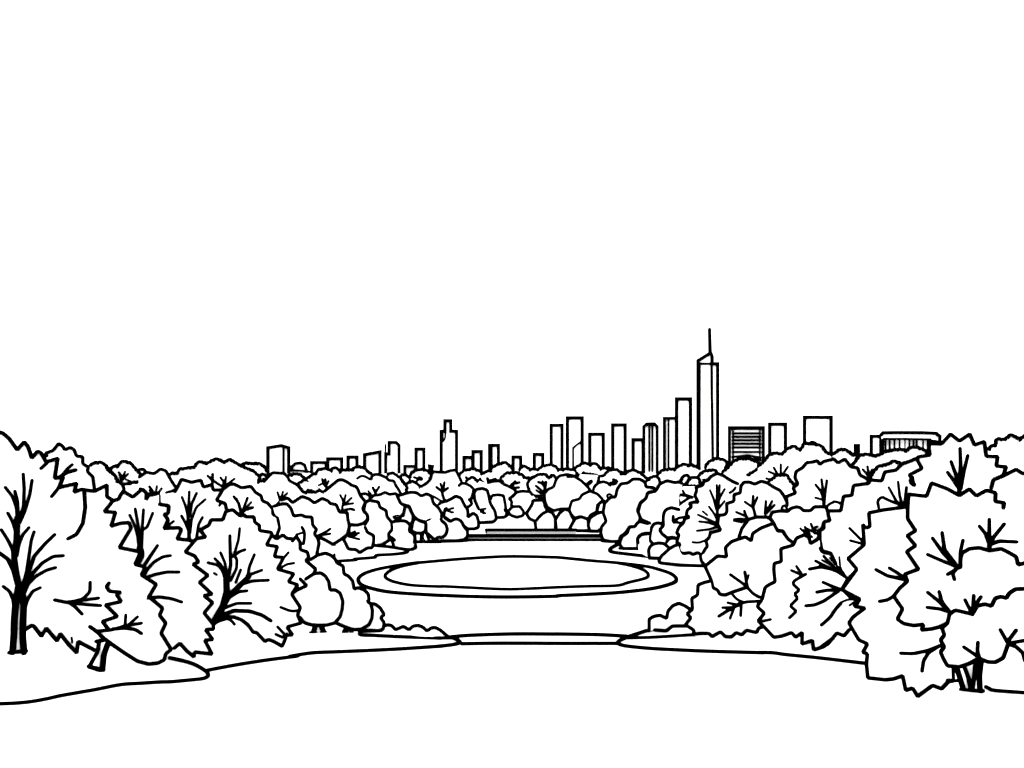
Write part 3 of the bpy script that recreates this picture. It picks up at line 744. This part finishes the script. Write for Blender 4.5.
O A + 690 495 725 515 760 505 770 480 790 455 850 492 910 440 938 468 D 40 378 54 352 88 348 122 338 ! 120 340 + 120 410 185 420 180 470 155 475 180 510 155 565 250 560 265 575 238 632 320 640 345 650 290 715 E 290 75 350 100 375 140 340 155 435 225 380 270 460 345 410 355 465 400 410 465 470 540 470 570 420 572 465 635 415 640 460 728 350 715 345 745 300 710 255 660 215 695 ! 60 690 20 365 -60 150 A 740 700 660 560
S A 2.6>2.6 865 568 885 680 895 770 B 882 190
S A 2.6>2.6 918 573 910 700 B 905 190
S A 2.6>2.6 978 595 940 690 B 912 60 905 200
S A 2.4>2.4 830 608 860 670 B 880 100 890 190
S B 4>3.4 905 190 910 230 885 280
S E 2.8>3.4 112 35 75 90 25 165
S E 2.8>3.4 195 100 150 105 90 140 45 190 20 235
S E 2.8>3.2 250 205 170 205 100 220 40 240
S E 2.8>3.2 268 397 200 375 130 365 60 370
T tree|low leafy tree leaning on a short black-edged tilted trunk, front left
O A + 530 445 605 455 685 415 685 490 725 515 670 585 740 590 712 678 770 660 825 655 840 690 B 765 175 900 203 865 282 930 300 905 350 1000 410 950 495 E 60 365 145 435 125 480 165 530 135 595 200 700 165 725 155 765 C 1010 402 950 408 880 390 800 340 720 285 660 240 620 200 570 165 ! 600 180 + C 700 195 655 135 750 103 675 30 B 775 520 745 475 770 462 700 455 680 425 700 398 ! 430 120 + A 430 762 490 730 530 660 545 560 538 445
S C 2.8>3.2 905 148 800 165 720 190 620 200
S C 2.6 805 95 800 160
S C 2.6 880 107 815 165
S C 3 905 215 870 190 800 180 720 185
S C 2.8 600 190 660 240
K C 3.6 635 260 625 330 572 425
K C 5 690 280 665 350 655 450
K C 4 568 425 610 438 658 450
K C 3.5 615 265 665 258
# ---------- near right ----------
T bush|two-lobed smooth bush by the right bank, beside the oval lawn
O K + 570 520 570 440 600 422 640 415 682 435 690 390 720 355 760 338 800 355 830 375 ! 880 420 880 490 + 820 485 720 485 680 515 600 510 ! 575 520
T tree|low leafy tree with a comb-like twig, at the right bank tip
O M + 193 326 160 332 115 350 112 415 75 435 80 505 45 535 70 560 35 605 90 640 85 665 130 660 185 660 205 680 260 650 290 680 330 682 360 655 395 670 425 640 490 655 505 625 530 620 ! 570 600 560 520 528 465 432 398 345 424 295 444 246 434 204 396
S M 2.8 505 455 420 460 380 475
S M 3>4 248 552 330 500 400 462
S M 2.6 320 566 345 500
S M 2.8 388 548 392 475
S M 2.6 272 497 340 495 385 480
S M 2.6 305 465 350 475 385 480
S M 2.6 335 412 365 445 405 462
T tree|large leafy tree with an inner zigzag edge and twig fans on its right, front
O M + 525 445 545 365 575 345 608 330 600 250 603 212 648 200 645 118 725 95 745 50 795 30 825 45 835 85 880 60 895 20 885 5 ! 890 20 + 895 110 910 138 968 152 1000 220 ! 1100 300 O 200 150 250 300 + 150 345 120 380 85 365 40 420 0 440 M 980 690 920 745 855 765 848 705 780 728 782 655 740 685 715 655 650 678 600 685 545 625 500 580 540 530 497 492 500 475 525 445
S M 3 828 250 900 236 960 248 1030 275
S M 2.8 868 198 950 240 1020 268
S M 2.8 920 168 960 210 1010 265
S M 3 875 398 940 385 1015 385
S M 3 805 485 860 480 920 455 1015 390
S M 2.8 918 335 1020 383
S M 3 905 608 960 560 1000 500 1030 470
S O 2.0 0 25 60 45 130 90
S O 2.0 10 0 80 40 120 80
S O 2.0 50 -10 95 40 125 85
S O 2.0 97 -15 102 40 135 90
S O 2.8 15 112 60 130 110 150
S O 3.2 185 50 140 95 108 150
S O 2.0 110 150 150 190 195 198
S O 2.0 60 265 100 215 140 198 195 198
S O 2.0 148 228 170 212 195 200
S O 2.8 195 198 170 235 225 238
S M 2.6 745 232 778 280
S M 2.6 712 258 780 288
S M 2.8 805 282 730 325 722 345 765 385 730 410 755 435 705 485 745 520 700 562
S M 2.6 520 585 580 572
T tree|upright oval tree behind the pair of bough tops at the right edge of the photo
O N + 858 348 870 300 920 280 985 247 1020 270 1060 250 ! 1150 300 1150 600 950 540 860 420
T tree|pointed-crown tree with a tall fan of bare twigs right of the pavilion
Z 568
O N + 470 325 465 300 448 275 512 243 488 200 492 185 552 176 545 118 610 120 655 70 700 105 752 70 775 125 825 108 835 182 892 183 885 230 935 235 920 278 870 300 858 345 ! 820 450 600 440 500 430
S N 2.8>3.6 640 262 665 295 692 335
S N 2.8>3.6 658 208 695 310
S N 2.8>4 703 142 706 220 698 375
S N 2.8>3.6 742 178 722 260 706 345
S N 4 462 290 455 310 472 325
T tree|large plain leafy tree with a dark twig pair on its left notch, right foreground
O O + 670 605 645 608 610 645 565 628 490 682 465 642 430 652 415 580 370 595 330 600 240 590 233 520 238 470 215 462 238 420 195 400 145 315 165 285 225 240 175 232 200 195 110 148 185 45 N 140 695 222 625 215 525 232 540 250 535 245 465 320 450 435 435 ! N 700 500 O 700 350 662 420 652 520 650 590
S N 2.6 148 543 185 580 215 610
S N 2.6 152 605 215 622
S O 3>3.6 280 48 340 80 440 100
S O 3 348 40 390 65 430 95
S O 3 298 208 340 200 372 180
S O 3 405 468 470 470 540 455 610 428
S O 3 512 558 520 505 545 465 600 430
S O 3 640 605 672 605
T tree|tall broad tree with zigzag left edge and four twig fans, far right foreground
Z 697.5
U 900
O O + 640 315 600 335 560 345 510 350 520 322 470 328 420 318 388 295 415 245 370 180 400 140 440 105 425 70 495 45 N 435 660 480 630 438 580 480 555 440 495 440 440 445 372 535 382 560 315 640 345 700 378 750 345 785 380 835 352 882 365 880 408 925 415 920 445 ! N 1150 480 O 1150 200 1000 400 700 400
S N 3 540 675 620 710 700 742
S N 3>4 565 593 620 670 690 740
S N 3>4 613 565 625 650 680 725
S O 3 640 72 670 55 700 35
S O 3 675 98 665 65 690 40
S O 3>3.6 540 162 600 210 650 262
S O 3 598 158 612 210 648 255
S O 3 538 238 600 245 650 262
T bough|bough
Z 698
O N + 705 742 705 700 712 668 750 645 800 640 850 655 910 645 940 660 985 685 995 725 1035 715 ! 1150 700 O 1150 250 1000 180 860 240 720 120
S N 3 718 603 705 660 703 740
S N 3>3.6 800 533 830 570 850 620
S N 3>4 850 498 850 570 850 655
S N 3>3.6 925 522 870 590 850 640
S N 3>3.6 988 612 900 608 850 625
T tree|nearest right tree, bushy crown on a cluster of bare black-edged trunks
Z 699
B 691
O O + 700 535 640 530 620 495 605 460 625 435 605 400 625 375 612 340 640 315 650 270 680 250 765 270 790 228 830 220 860 230 880 190 910 182 935 190 950 165 980 145 1040 142 ! 1150 200 1150 600 1040 530 + 1030 510 1018 465 985 435 945 420 920 490 880 512 840 510 800 492 745 520
S O 3 728 200 765 275
S O 3 772 178 765 272
S O 3 808 185 780 225 768 250
S O 3 722 437 800 490
S O 3 793 413 790 455 800 490
S O 3 905 350 940 412
S O 3 985 352 940 412
S O 3 1040 402 980 412 945 420
K O 2.8 668 540 670 605
K O 4.5 685 535 705 600 722 658
K O 3.6 722 530 745 590 758 655
K O 3.6 782 500 775 580 765 655
K O 4.5 810 500 800 580 803 658
K O 3.6 708 657 818 657
K O 2.8 645 608 700 605
'''
# ------------------------------------------------------------------ buildings beyond the park
def polyline(s): return [(p[0], p[1]) for p in trace(s)]
def block(name, label, Y, outline, depth, lines=(), w=2.7, cat='building', group='distant city blocks beyond the park', part='wall'):
    """upright prism: front outline surveyed at distance Y, straight down to the ground, run back by depth; lines = (part, width, points)"""
    Y *= .832
    pts = polyline(outline); xs = [p[0] for p in pts]
    pl = Plane((min(xs)+max(xs))/2, Y)
    g = HZ + F*H/Y*1.0
    uv = [p for p in (pl.uv(x, y) for x, y in pts) if p[1] > 1]
    uv = [(uv[0][0], 0.0)] + uv + [(uv[-1][0], 0.0)]
    root = empty(name, pl.P, pl.rz); mb = MB(); n = len(uv); r = w/2*INKW*Y/F
    mb.add([(u, 0, v) for u, v in uv], [tuple(range(n))], 0)
    mb.add([(u*.97, depth, v) for u, v in uv], [tuple(reversed(range(n)))], 0)
    for i in range(n):
        j = (i+1) % n
        a, b = uv[i], uv[j]
        mb.add([(a[0],0,a[1]),(b[0],0,b[1]),(b[0]*.97,depth,b[1]),(a[0]*.97,depth,a[1])], [(3,2,1,0)], 0)
    mb.tube([(u, -.4*r, v) for u, v in uv], [r]*n)
    mb.tube([(u*.97, depth+.2*r, v) for u, v in uv], [r*.8]*n)
    for u, v in uv[1:-1]: mb.tube([(u*.995, .5*r, v), (u*.97, depth-.5*r, v)], [r*.6]*2)
    mb.build(part, root)
    for ln in lines:
        pn, lw, s = ln[:3]; lr = lw/2*1.12*Y/F; m2 = MB(); P = [pl.uv(x, y) for x, y in polyline(s)]
        m2.tube([(u, -.75*lr, max(v, .3)) for u, v in P], [lr]*len(P)); m2.build(pn, root)
    tag(root, label, cat, group)
    return root, pl
def build_city():
    block('corner_block', 'wide block with a slanted top and narrow side face, leftmost on the skyline', 705,
          'D 818 205 818 50 905 36 952 50 952 205', 22, [('side_edge', 2.6, 'D 918 42 918 205')])
    block('domed_hall', 'low hall with a small rounded dome beside the slant-topped corner block', 716,
          'P 182 452 205 448 205 425 225 407 260 402 285 415 297 447 330 460', 20, [('cornice', 2.4, 'P 186 450 250 452 300 455 330 462')], w=2.4)
    block('low_block', 'low rectangular block joined to the left of a slightly taller square one', 712, 'P 330 470 330 400 424 400 424 470', 18, w=2.5)
    block('square_block', 'small square block between the low rectangular block and the narrow upright one', 708, 'P 433 470 433 376 523 376 523 470', 16, w=2.6)
    block('narrow_block', 'narrow small upright block left of the slanted-roof block', 704, 'P 563 470 563 365 621 365 621 470', 12, w=2.7)
    block('slanted_roof_block', 'block whose roof slopes down to the left, beside the notched tower', 710, 'P 669 480 669 350 768 332 768 500', 18, w=2.7)
    block('notched_tower', 'tower with a notched upper left corner and a small flat cap', 702, 'P 804 500 804 345 826 345 826 272 872 272 890 290 890 500', 16,
          [('fin', 2.2, 'P 803 287 803 345'), ('cap', 3.2, 'P 824 270 872 271')], w=2.5)
    block('low_annex', 'low annex block on the left of a narrow plain slab left of the spired tower', 716, 'Q 30 545 30 488 100 488 100 545', 14, w=2.4)
    block('narrow_slab', 'narrow plain slab left of the spired tower', 708, 'Q 102 515 102 378 153 378 153 515', 12, w=2.6)
    block('chimney', 'tiny dark chimney poking up left of the spired tower', 690, 'Q 192 520 186 484 209 488 203 520', 3, w=2.4, cat='chimney', group=None)
    block('spired_tower', 'tall tower with a narrow raised top and double left edge, above the maple-shaped tree', 706,
          'Q 263 520 263 264 287 264 287 197 325 197 325 264 362 264 362 520', 18,
          [('curved_seam', 1.9, 'Q 291 262 290 300 282 322 267 336'), ('edge_strip', 1.2, 'Q 275 268 275 322')], w=2.6)
    block('short_block', 'short block joined to the left of a taller narrow block, right of the spired tower', 714, 'Q 409 520 409 431 465 431 465 520', 12, w=2.7)
    block('stepped_block', 'narrow block taller than the short one joined to its left', 709, 'Q 467 520 467 394 520 394 520 530', 12, w=2.7)
    block('dark_edged_block', 'narrow block with a doubled dark left edge, midway along the skyline', 704, 'Q 573 540 573 354 630 354 630 540', 12, [('edge_strip', 2.0, 'Q 588 358 588 520')], w=2.6)
    block('small_block', 'smallest plain narrow block standing alone, right of the dark-edged one', 700, 'Q 723 530 723 429 773 429 773 530', 11, w=2.7)
    block('small_block', 'plain narrow block standing alone, left of a tall plain tower', 700, 'Q 859 530 859 412 914 412 914 530', 12, w=2.7)
    block('plain_tower', 'plain tower left of the tower with an angled inner line', 706, 'R 71 580 71 290 141 290 141 580', 14, w=2.6)
    block('angled_line_tower', 'tower with an angled inner line rising to its right edge', 710, 'R 175 580 175 243 270 243 270 580', 17, [('setback_edge', 2.2, 'R 212 580 212 435 235 415 262 396')], w=2.7)
    block('plain_tower', 'broad shorter plain tower between two taller ones, right of the angled-line tower', 704, 'R 318 590 318 347 405 347 405 590', 15, w=2.7)
    block('plain_tower', 'tall plain tower left of the dark-striped tower and its low neighbour', 708, 'R 465 600 465 288 545 288 545 600', 15, w=2.7)
    block('low_neighbour_block', 'plain block leaning against the left of the dark-striped tower', 712, 'R 595 600 595 382 660 382 660 600', 14, w=2.7)
    block('striped_tower', 'tower with a dark cap and a thick dark stripe down its middle', 703, 'R 664 590 664 298 680 286 735 284 750 297 748 610', 15,
          [('cap', 4.2, 'R 682 284 734 283'), ('stripe', 2.4, 'R 699 298 699 582'), ('stripe', 2.4, 'R 719 298 719 582')], w=2.4)
    block('double_edge_tower', 'tower with a strip down its left side, joined to the taller block on its right', 712, 'R 795 590 795 245 872 245 872 590', 16, [('edge_strip', 2.2, 'R 822 248 822 585'), ('edge_panel', .5, 'R 808 252 808 570')], w=2.3)
    block('tall_block', 'tall plain block immediately left of the mast tower', 706, 'R 874 580 874 122 963 122 963 580', 18, w=2.8)
    r, pl = block('mast_tower', 'tallest skyscraper with a slanted crown and a thin mast on top', 700,
          'S 371 990 371 325 452 275 462 300 462 345 497 345 497 990', 22,
          [('edge_strip', 2.0, 'S 384 350 383 660 U 255 400 255 570'), ('parapet', 2.6, 'S 372 345 497 345'), ('corner_edge', 2.9, 'S 458 278 459 500 463 768 U 337 500')], w=2.6)
    m = MB(); a = pl.uv(*polyline('S 445 120')[0]); b = pl.uv(*polyline('S 449 285')[0])
    m.tube([(a[0], 3, a[1]), ((a[0]+b[0])/2, 3, (a[1]+b[1])/2), (b[0], 3, b[1])], [1.35, 1.4, 1.5]); m.build('mast', r)
    ys = [228, 288, 346, 407, 470, 546]
    L = [('frame_bar', 3.0, 'Z 160 148 735 148'), ('frame_post', 2.0, 'Z 222 160 222 700'), ('frame_post', 1.8, 'Z 680 160 680 700')]
    L += [('louvre', 2.5, 'Z 215 %d 690 %d' % (y, y)) for y in ys] + [('louvre', 2.6, 'Z 215 630 330 620 480 605 690 640'), ('louvre', 2.4, 'Z 580 660 690 680')]
    block('louvred_block', 'block faced with thick dark horizontal louvres, right of the mast tower', 702, 'Z 160 760 160 130 740 130 740 760', 18, L, w=2.4)
    block('plain_block', 'plain narrow block between the louvred block and the widest block', 708, 'U 702 520 702 283 803 283 803 520', 16, w=2.7)
    block('wide_block', 'widest plain square block, right part of the skyline', 712, 'V 29 380 29 111 199 111 199 380', 24, w=2.7)
    block('chimney', 'stubby chimney standing alone between the widest block and the pavilion', 700, 'V 353 370 353 290 375 290 375 380', 3, w=2.4, cat='chimney', group=None)
    block('annex', 'plain narrow annex attached to the left end of the colonnaded pavilion', 708, 'V 456 370 456 232 518 232 518 370', 10, w=2.6)
    # colonnaded pavilion
    Y = 582; pl = Plane(905, Y); root = empty('pavilion', pl.P, pl.rz); k = Y/F
    q = lambda x, y: pl.uv(860+x/11.378, 420+y/11.378)
    m = MB(); (x0, zt), (x1, zb) = q(242, 140), q(905, 230); m.box(x0, x1, -1.5, 16, q(0, 215)[1], q(0, 145)[1])
    for lw, s in ((3.6, [(240,170),(262,146),(420,144),(700,145),(868,152),(888,175)]), (2.4, [(270,216),(500,216),(800,222)]), (3.4, [(890,170),(908,185),(905,238)]), (3.4, [(800,238),(860,245),(930,272)])):
        P = [q(*p) for p in s]; rr = lw/2*k*1.15; m.tube([(u, -1.5-.6*rr, v) for u, v in P], [rr]*len(P))
    m.build('roof', root)
    m = MB(); m.box(q(245,0)[0], q(800,0)[0], 1.2, 15, 0, q(0,218)[1]); 
    for s in ([(240,165),(240,390)], [(268,225),(266,380)], [(790,235),(786,320),(802,400)]):
        P = [q(*p) for p in s]; m.tube([(u, -.5, v) for u, v in P], [.95*k]*len(P))
    m.build('wall', root)
    for x, w in ((292,2.8),(338,3.2),(392,3.0),(450,2.8),(512,1.9),(562,2.6),(608,3.0),(645,3.2),(718,2.6),(768,2.4)):
        m = MB(); u, v = q(x, 222); m.tube([(u, -.2, 0), (u, -.2, v)], [w*.4*k]*2); m.build('column', root)
    tag(root, 'long flat-roofed pavilion with a dark row of columns, far right of the skyline', 'pavilion')
# ------------------------------------------------------------------ ground, lawn, shores, terrace
def ground_pt(x, y, z=0.0):
    t = (H-z)*F/(y-HZ); return Vector(((x-CX)/F*t, t, z))
def ground_line(name, s, w, closed=False, zoff=0.0):
    pts = [(p[0], p[1]) for p in trace(s)]
    pts = spline(pts, closed)
    P, R = [], []
    for x, y in pts:
        d = H*F/(y-HZ); r = w/2*INKW*d/F*1.0; p = ground_pt(x, y, .8*r+zoff); P.append(p); R.append(r)
    m = MB(); m.tube(P, R, nrm=Vector((0,0,1)), closed=closed, n=8)
    o = m.build(name); tag(o, kind='structure'); return o
def spline(p, closed=False, k=6):
    n = len(p); out = []
    g = (lambda i: p[i % n]) if closed else (lambda i: p[min(max(i, 0), n-1)])
    for i in range(n if closed else n-1):
        a, b, c, d = g(i-1), g(i), g(i+1), g(i+2)
        for j in range(k):
            t = j/k
            out.append(tuple(.5*(2*b[q]+(c[q]-a[q])*t+(2*a[q]-5*b[q]+4*c[q]-d[q])*t*t+(3*b[q]-a[q]-3*c[q]+d[q])*t**3) for q in (0, 1)))
    if not closed: out.append(p[-1])
    return out
def build_ground():
    m = MB(); S = 9000; m.add([(-S,-300,0),(S,-300,0),(S,S,0),(-S,S,0)], [(0,1,2,3)], 0)
    tag(m.build('ground'), kind='structure')
    outer = 'J 0 82 G 880 146 760 163 640 185 560 207 515 230 500 255 520 285 580 308 720 335 1024 355 J 130 290 300 297 560 301 850 297 K 0 292 200 283 400 270 600 245 720 212 745 185 715 155 640 128 550 106 370 84 200 70 0 50 J 850 48 700 44 520 44 250 60'
    inner = 'G 880 148 800 163 740 180 690 205 672 230 690 250 740 270 850 290 1024 298 J 150 233 300 240 570 251 850 240 K 0 238 180 232 360 228 440 207 540 182 566 160 540 130 460 102 380 86'
    pts = spline([(p[0], p[1]) for p in trace(outer)], True)
    m = MB(); P = [ground_pt(x, y, .06) for x, y in pts]; n = len(P)
    m.add(P, [tuple(range(n))], 0); m.add([Vector((p.x,p.y,0)) for p in P]+P, [(i,(i+1)%n,n+(i+1)%n,n+i) for i in range(n)], 0)
    tag(m.build('lawn'), kind='structure')
    ground_line('lawn_edge', outer, 2.7, True)
    ground_line('lawn_path', inner, 2.3, zoff=.06)
    ground_line('path_edge', 'C -60 668 0 664 100 660 200 650 300 632 400 610 600 575 770 542 C 900 533 1024 525 W 200 395 330 383 400 375 430 362 435 345 415 322 350 285 270 260 170 238', 2.7)
    ground_line('path_edge', 'W 430 322 600 290 800 258 1000 232 G 60 746 200 723 350 716 500 710 750 698 1024 680 J 100 618 200 607 250 595 255 585 235 572 195 556', 2.7)
    ground_line('bank_edge', 'G 520 580 516 606 620 612 800 620 1024 628 J 100 563 195 562', 2.6)
    ground_line('bank_edge', 'G 505 582 580 580 650 580', 2.2)
    ground_line('bridge_edge', 'J 200 556 300 547 480 540 640 537 850 538 K 0 538 250 542 430 552', 2.7)
    ground_line('bridge_edge', 'J 268 600 480 597 700 597 K 0 598 200 598 365 598', 2.7)
    ground_line('path_edge', 'X 300 195 240 215 180 235 120 262 118 278 160 293 300 308 450 317 700 328 1024 337 Y 120 336 210 338 300 350 500 370 800 405', 2.7)
    ground_line('bank_edge', 'X 180 243 300 240 450 232 600 222', 2.4)
    ground_line('bank_edge', 'X 300 197 350 188 425 195 X 445 170 500 160 545 162', 2.4)
    ground_line('path_edge', 'O 832 636 850 645 880 655 1024 666 1100 672', 2.7)
    ground_line('shore_edge', 'F 605 676 700 684 820 702 862 692 868 680 858 655', 2.4)
    ground_line('shore_edge', 'F 820 706 800 722 720 732 620 738 600 752 480 762 G 480 128 360 136', 2.4)
    ground_line('shore_edge', 'F 862 652 1024 652 H 60 584 200 582 300 578', 2.4)
    ground_line('shore_edge', 'I 375 600 325 628 320 645 345 655 420 665 570 682', 2.6)
    ground_line('shore_edge', 'I 270 580 370 586', 2.6)
    ground_line('shore_edge', 'I 380 630 500 630', 2)
    # stepped stone terrace at the head of the lawn
    Y0 = 141.0; root = empty('stone_terrace', ((539-CX)/F*Y0, Y0, 0)); tag(root, 'low stepped stone terrace with long dark step edges at the head of the lawn', 'terrace')
    ox = root.location.x
    def X(px, Y): return (px-CX)/F*Y - ox
    def Zh(py, Y): return H-(py-HZ)*Y/F
    tiers = [(467.5, 601.5, 0.0, 534.6, 3.9), (486, 576, 1.6, 528.9, 3.3)]
    z0 = 0
    for a, b, dy, py, w in tiers:
        Y = Y0+dy; z = Zh(py, Y)-.5*w/2*Y/F; m = MB()
        m.box(X(a, Y), X(b, Y), dy+.05, 3.2, 0, z+.02, 0); m.box(X(a, Y), X(b, Y), dy, dy+.04, 0, z, 2)
        r = w/2*Y/F*1.12
        m.tube([(X(a, Y), dy-.5*r, z), (X((a+b)/2, Y), dy-.5*r, z), (X(b, Y), dy-.5*r, z)], [r]*3)
        if dy == 0:
            r = 2.8/2*Y/F; zz = Zh(539.9, Y)
            m.tube([(X(a, Y), -.5*r, zz), (X(b, Y), -.5*r, zz)], [r]*2)
            r = .8/2*Y/F; zz = Zh(533.0, Y)
        else:
            r = 1.3; m.tube([(X(a, Y), dy-.2, z), (X(a, Y), dy-.2, Zh(532.5, Y))], [2.0/2*Y/F]*2)
            r = 1.2/2*Y/F
        m.build('step', root, (WHITE, INK, STONE))
build_ground()
build_city()
build_trees(parse_trees(TREES))
# ------------------------------------------------------------------ light: bright hazy daylight, sun behind the viewer
w = bpy.data.worlds.new('World'); sc.world = w; w.use_nodes = True
nt = w.node_tree; bg = nt.nodes['Background']; sky = nt.nodes.new('ShaderNodeTexSky'); sky.sky_type = 'NISHITA'
EL, AZ = math.radians(42), math.radians(200)
sky.sun_disc = False; sky.sun_elevation = EL; sky.sun_rotation = AZ; sky.air_density = 1.0; sky.dust_density = 1.0
mx = nt.nodes.new('ShaderNodeMix'); mx.data_type = 'RGBA'; mx.inputs[0].default_value = .97          # closed white overcast over the clear sky
mx.inputs[7].default_value = (8, 8, 8, 1)
nt.links.new(sky.outputs['Color'], mx.inputs[6]); nt.links.new(mx.outputs[2], bg.inputs['Color']); bg.inputs['Strength'].default_value = .15
sl = bpy.data.lights.new('sun', 'SUN'); sl.energy = 1.5; sl.angle = math.radians(20); sl.color = (1, .985, .96)
so = bpy.data.objects.new('sun', sl); col.objects.link(so)
sd = Vector((math.sin(AZ)*math.cos(EL), math.cos(AZ)*math.cos(EL), math.sin(EL)))
so.rotation_euler = sd.to_track_quat('Z', 'Y').to_euler(); so.location = (0, -20, 60)
cam = bpy.data.cameras.new('camera'); co = bpy.data.objects.new('camera', cam); col.objects.link(co)
co.location = (0, 0, H); co.rotation_euler = (math.pi/2, 0, 0); cam.sensor_width = 36; cam.lens = 36*F/1024
cam.shift_y = (HZ-384)/1024; cam.clip_start = .5; cam.clip_end = 20000; sc.camera = co
vs = sc.view_settings; sc.display_settings.display_device = 'sRGB'
vs.view_transform = 'Standard'; vs.look = 'None'; vs.gamma = 1; vs.use_curve_mapping = False; vs.exposure = 1.0
sc.render.resolution_x, sc.render.resolution_y = 1024, 768
sc.cycles.max_bounces = 6; sc.cycles.diffuse_bounces = 5
